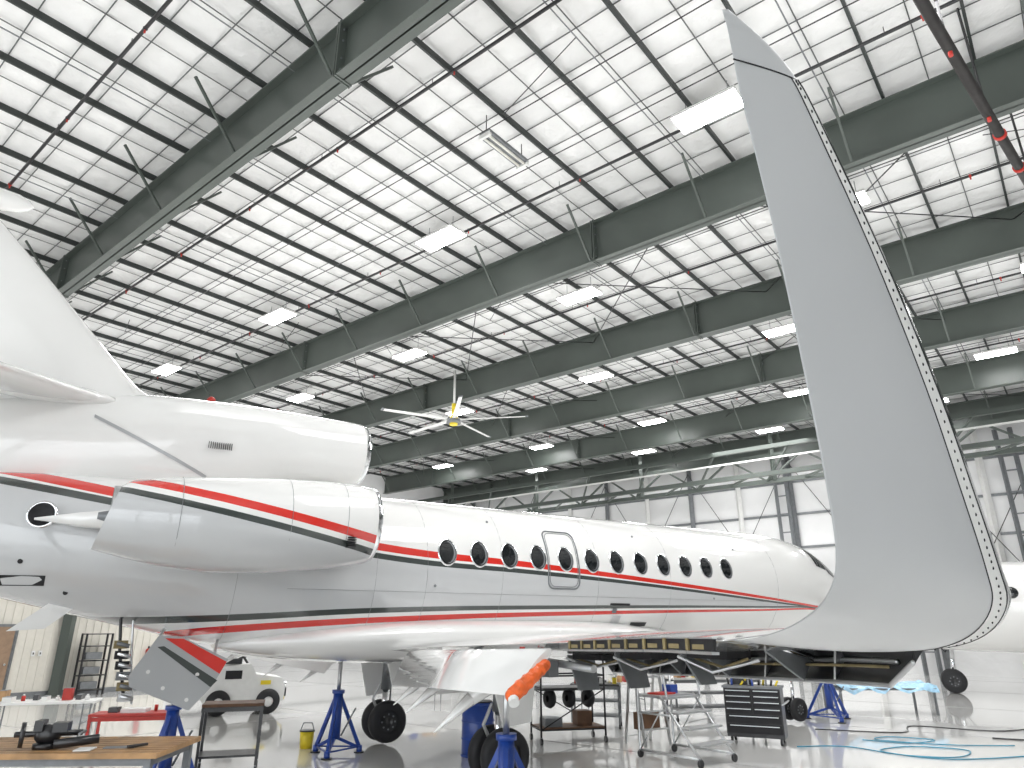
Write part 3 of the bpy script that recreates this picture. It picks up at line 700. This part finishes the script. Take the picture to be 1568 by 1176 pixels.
clutter('table_supplies',(-9.1,14.6,.752),.3,1.7,5); clutter('table_supplies',(2.6,19.3,.752),.2,1.7,8); clutter('table_supplies',(-2.9,22,.752),.4,1.7,9)
cart('parts_bench',(4.9,18.2,0),.15,2.2,.7,.95,M_whitem,M_greym,(.3,.6)); clutter('bench_supplies',(4.9,18.2,.95),.15,2.0,12,14)
cart('grey_work_cart',(1.9,16.9,0),-.2,1.1,.6,.9,M_blackm,M_greym,(.25,.55)); clutter('cart_supplies',(1.9,16.9,.9),-.2,1.0,21,7)
# aircraft tug
g=MB(); 
pr=[(-.95,.3),(-.95,.85),(-.55,1.15),(.1,1.2),(.25,.95),(.9,.85),(1.0,.6),(.98,.3)]
g.prism([(a,-.6,b) for a,b in pr],(0,1.2,0),M_whitem)
for a in(-.6,.6):
    for s in(-.6,.6):
        g.revolve([(-.1,.12),(-.1,.28),(0,.3),(.1,.28),(.1,.12)],(a,s,.3),(0,1,0),M_rubber); g.revolve([(-.09,0),(-.09,.14),(.09,.14),(.09,0)],(a,s,.3),(0,1,0),M_whitem)
g.box((.5,-.62,.75),(.25,.02,.1),M_yellow); g.box((-.3,-.61,.95),(.4,.02,.2),M_dark); g.cyl((.2,0,1.0),(-.05,0,1.35),.03,M_blackm); g.revolve([(-.02,.15),(0,.18),(.02,.15)],(-.05,0,1.35),(-.4,0,1),M_blackm); g.box((-.3,0,1.25),(.4,.5,.12),M_blackm)
g.box((1.02,0,.5),(.06,1.0,.2),M_blackm); g.ball((1.0,-.45,.7),.06,M_chrome,n=8,k=5); g.box((1.0,.1,.35),(.1,.8,.08),M_yellow)
local(g.build('aircraft_tug'),(-7.1,19.6,0),.45)
g=MB()
for a in(-.65,.65):
    for b in(-.35,.35): g.cyl((a,b,.1),(a,b,1.55),.02,M_blackm,n=8)
for zz in(.25,.95,1.2,1.52):
    for b in(-.35,.35): g.cyl((-.65,b,zz),(.65,b,zz),.016,M_blackm,n=8)
    for a in(-.65,.65): g.cyl((a,-.35,zz),(a,.35,zz),.016,M_blackm,n=8)
g.cyl((-.65,-.35,.25),(.65,-.35,.95),.012,M_blackm,n=6); g.cyl((-.65,.35,.95),(.65,.35,.25),.012,M_blackm,n=6)
g.box((0,0,.27),(1.3,.7,.03),M_woodd); g.box((-.1,0,.97),(1.0,.7,.03),M_blackm); g.box((.3,0,.42),(.3,.3,.25),M_woodd); g.box((-.35,0,.36),(.35,.4,.15),M_greym)
for a in(-.4,0,.4): g.revolve([(-.05,.06),(-.05,.16),(0,.18),(.05,.16),(.05,.06)],(a,-.1,.78),(1,.3,0),M_rubber)
casters(g,[(a,b,0) for a in(-.65,.65) for b in(-.35,.35)],.06)
local(g.build('wheel_dolly_rack'),(1.1,14.9,0),.25)
g=MB()
for b in(-.45,.45):
    g.path([(-.55,b,.1),(-.55,b,1.35),(.05,b,1.35),(.1,b,1.0)],.02,M_alu,n=8); g.cyl((.7,b,.1),(-.05,b,1.0),.02,M_alu,n=8); g.cyl((-.55,b,.12),(.7,b,.12),.02,M_alu,n=8); g.cyl((-.55,b,.7),(.2,b,.7),.015,M_alu,n=8); g.cyl((-.55,b,.12),(.1,b,.95),.012,M_alu,n=8)
for k in range(4): g.box((.6-.2*k,0,.3+.22*k),(.24,.9,.03),M_alu)
g.box((-.3,0,.97),(.55,.9,.04),M_alu); g.cyl((-.55,-.45,1.35),(-.55,.45,1.35),.02,M_alu)
g.box((-.3,-.1,1.0),(.3,.4,.03),M_redm); g.box((-.35,.2,1.06),(.18,.2,.14),M_blue)
casters(g,[(-.55,-.45,0),(-.55,.45,0),(.7,-.45,0),(.7,.45,0)],.06)
local(g.build('rolling_step_stand'),(2.9,13.0,0),-.9)
g=MB()
for a in(-.3,.3):
    g.bar((a,-.3,0),(a,-.05,1.4),.03,.06,M_alu); g.bar((a,.3,0),(a,.05,1.4),.03,.05,M_alu)
for k in range(4): g.box((0,-.25+.055*k,.28+.3*k),(.6,.08,.03),M_alu)
g.box((0,0,1.41),(.66,.2,.03),M_alu); g.box((0,0,.4),(.4,.3,.3),M_woodd); g.box((0,0,1.48),(.3,.18,.12),M_tan)
local(g.build('step_ladder'),(2.6,14.6,0),.5)
g=MB(); g.box((0,0,.55),(1.05,.55,.86),M_blackm)
for k,hh in enumerate((.08,.08,.1,.1,.14,.16)):
    zz=.95-sum((.08,.08,.1,.1,.14,.16)[:k])-.02*k-hh/2
    for sx in((-.26,.26) if k<4 else (0,)):
        w=.5 if k<4 else 1.0; g.box((sx,-.285,zz),(w,.02,hh),M_dark); g.box((sx,-.30,zz+hh*.32),(w*.9,.02,.014),M_alu)
g.box((0,0,1.0),(1.1,.6,.04),M_greym); g.path([(.53,-.2,.7),(.62,-.2,.75),(.62,.2,.75),(.53,.2,.7)],.014,M_alu)
for k in range(12): g.cyl((-.45+.08*k,random.uniform(-.2,.2),1.02),(-.45+.08*k+random.uniform(-.06,.06),random.uniform(-.2,.2),1.1+random.random()*.1),.02,random.choice([M_redm,M_blackm,M_yellow,M_greym,M_blue]))
g.box((-.2,.1,1.1),(.4,.2,.15),M_blackm)
casters(g,[(a,b,0) for a in(-.45,.45) for b in(-.2,.2)],.06)
local(g.build('tool_chest'),(4.75,14.7,0),-.45)
g=MB(); g.cyl((0,0,0),(0,0,.28),.11,M_yellow,r2=.13); g.cyl((0,0,.28),(0,0,.30),.14,M_blackm); g.path([(-.13,0,.28),(-.08,0,.42),(.08,0,.42),(.13,0,.28)],.008,M_greym)
local(g.build('yellow_bucket'),(-3.8,14.1,0))
g=MB(); g.cyl((0,0,0),(0,0,.85),.28,M_blue,n=24)
for zz in(.02,.28,.56,.83): g.revolve([(-.02,.28),(0,.295),(.02,.28)],(0,0,zz),(0,0,1),M_blue,n=24)
g.cyl((0,0,.85),(0,0,.87),.25,M_blackm); local(g.build('blue_drum'),(-.6,13.3,0))
def hose(name,pts,r,m_):
    P=catmull([tuple(p) for p in pts],8); g=MB(); g.path([V(p) for p in P],r,m_,n=6); g.build(name)
hose('air_hose',[(5.3,14.2,.012),(6.2,14.2,.012),(6.8,13.3,.012),(7.6,13.1,.012),(8.2,13.8,.012),(7.4,14.2,.012),(6.6,13.7,.012),(7.4,12.9,.012),(9.2,13.3,.012)],.010,M_hose)
hose('air_hose',[(6.9,15.0,.012),(7.6,14.6,.012),(8.3,15.0,.012),(7.6,15.4,.012),(7.2,15.0,.012),(8.2,14.4,.012),(9.4,14.3,.012)],.009,M_hose)
hose('power_cable',[(6.6,16.5,.012),(8.2,16.0,.012),(9.0,17.0,.012),(10.5,16.2,.012),(12.5,17.5,.012)],.012,M_blackm)
hose('power_cable',[(9.6,15.2,.012),(10.4,14.9,.012),(10.9,15.6,.012),(11.8,15.0,.012)],.018,M_blackm)
g=MB(); N=13; vs=[]; TX=8.3
for i in range(N+1):
    for k in range(7):
        hang=.22*abs(math.sin(i*.9)) if k==0 else 0
        vs.append(V((TX+i*.2,18.9+k*.2+(.0 if k else .1),.70+.05*math.sin(i*1.7+k)+.03*math.sin(i*.6*k)-hang))) 
g.add(vs,[(i*7+k,(i+1)*7+k,(i+1)*7+k+1,i*7+k+1) for i in range(N) for k in range(6)],M_tarp,True)
g.box((TX+1.3,19.6,.60),(2.5,1.1,.05),M_greym)
for a in(TX+.1,TX+2.5):
    for b in(19.1,20.1): g.bar((a,b,0),(a,b,.6),.05,.05,M_greym)
g.build('covered_table')
# ================================================================ SECOND JET
jet2=empty('parked_jet',(15.6,24.9,2.75),math.radians(152)); jet2.scale=(1.12,1.12,1.12)
f2=[(-13,.15,.7,.9,.5),(-11,.5,.5,1.1,-.1),(-8,1.1,.15,1.3,-1.0),(-4,1.3,0,1.3,-1.3),(-1,1.3,0,1.3,-1.3),(.4,1.22,0,1.22,-1.25),(1.2,1.05,-.05,.95,-1.15),(2.0,.8,-.2,.5,-1.0),(2.7,.45,-.35,.1,-.8),(3.05,.1,-.42,-.3,-.52)]
g=MB(); g.loft([[V((r[0],r[1]*math.cos(a),r[2]+((r[3]-r[2]) if math.sin(a)>=0 else (r[2]-r[4]))*math.sin(a))) for a in [2*math.pi*i/36 for i in range(36)]] for r in catmull(f2,4)],M_white); g.build('fuselage',jet2)
g=MB()
for s in(-1,1):
    st=[(0,-3.0,-7.0,-1.0,.5),(3,-4.7,-7.2,-.85,.3),(6.6,-7.0,-8.6,-.6,.14)]
    g.loft([foil(V((r[1],s*r[0],r[3])),V((r[2],s*r[0],r[3])),V((0,0,1)),r[4]) for r in st],M_white)
    for k in range(6):
        q=V((-1.2-.9*k,s*1.27,.35)); g.revolve([(0,0),(.01,.15),(-.02,.17)],q,(0,s,.1),M_glass)
    g.prism([(1.35,s*1.0,.45),(.7,s*1.15,.55),(.85,s*1.0,.95),(1.25,s*.85,.85)],(0,.03*s,0),M_glass)
g.build('wings',jet2)
g=MB(); g.loft([foil(V((a,0,zz)),V((b,0,zz)),V((0,1,0)),t) for zz,a,b,t in((.8,-9,-12.5,.4),(4.4,-12.0,-14,.2))],M_white); g.loft([foil(V((-12,y,4.4)),V((-13.7,y,4.4)),V((0,0,1)),.15) for y in(-3.0,0,3.0)],M_white); g.build('tail',jet2)
g=MB()
for s in(-.2,.2): wheel(g,(.6,s,-2.11),.34,.2)
g.cyl((.6,0,-2.11),(.5,0,-1.2),.06,M_chrome); g.cyl((.6,-.18,-2.11),(.6,.18,-2.11),.05,M_alu)
for s in(-1.6,1.6):
    for e in(-.18,.18): wheel(g,(-5.9,s+e,-2.07),.38,.2)
    g.cyl((-5.9,s,-2.07),(-5.8,s,-1.0),.08,M_chrome)
g.build('landing_gear',jet2)
# ================================================================ LIGHTING
w=bpy.data.worlds.new('world'); sc.world=w; w.use_nodes=True
nt=w.node_tree; bg=nt.nodes['Background']; bg.inputs['Color'].default_value=(.93,.97,1,1); bg.inputs['Strength'].default_value=3.0
def lamp(name,loc,power,size,up=False):
    l=bpy.data.lights.new(name,'AREA'); l.energy=power; l.shape='SQUARE'; l.size=size
    o=bpy.data.objects.new(name,l); sc.collection.objects.link(o); o.location=loc
    o.rotation_euler=(math.pi if up else 0,0,HA)
for p,b in((8,2),(10,18),(22,4),(22,22),(33,12)): lamp('bay_lamp',W(p,b,11.0),620,5)
for p in(-3,9,21,33):  # added unseen area lights, standing in for floor bounce onto the ceiling
    for b in(-16,-1,14,29): lamp('added_bounce_fill',W(p,b,5.2),340,9,True)
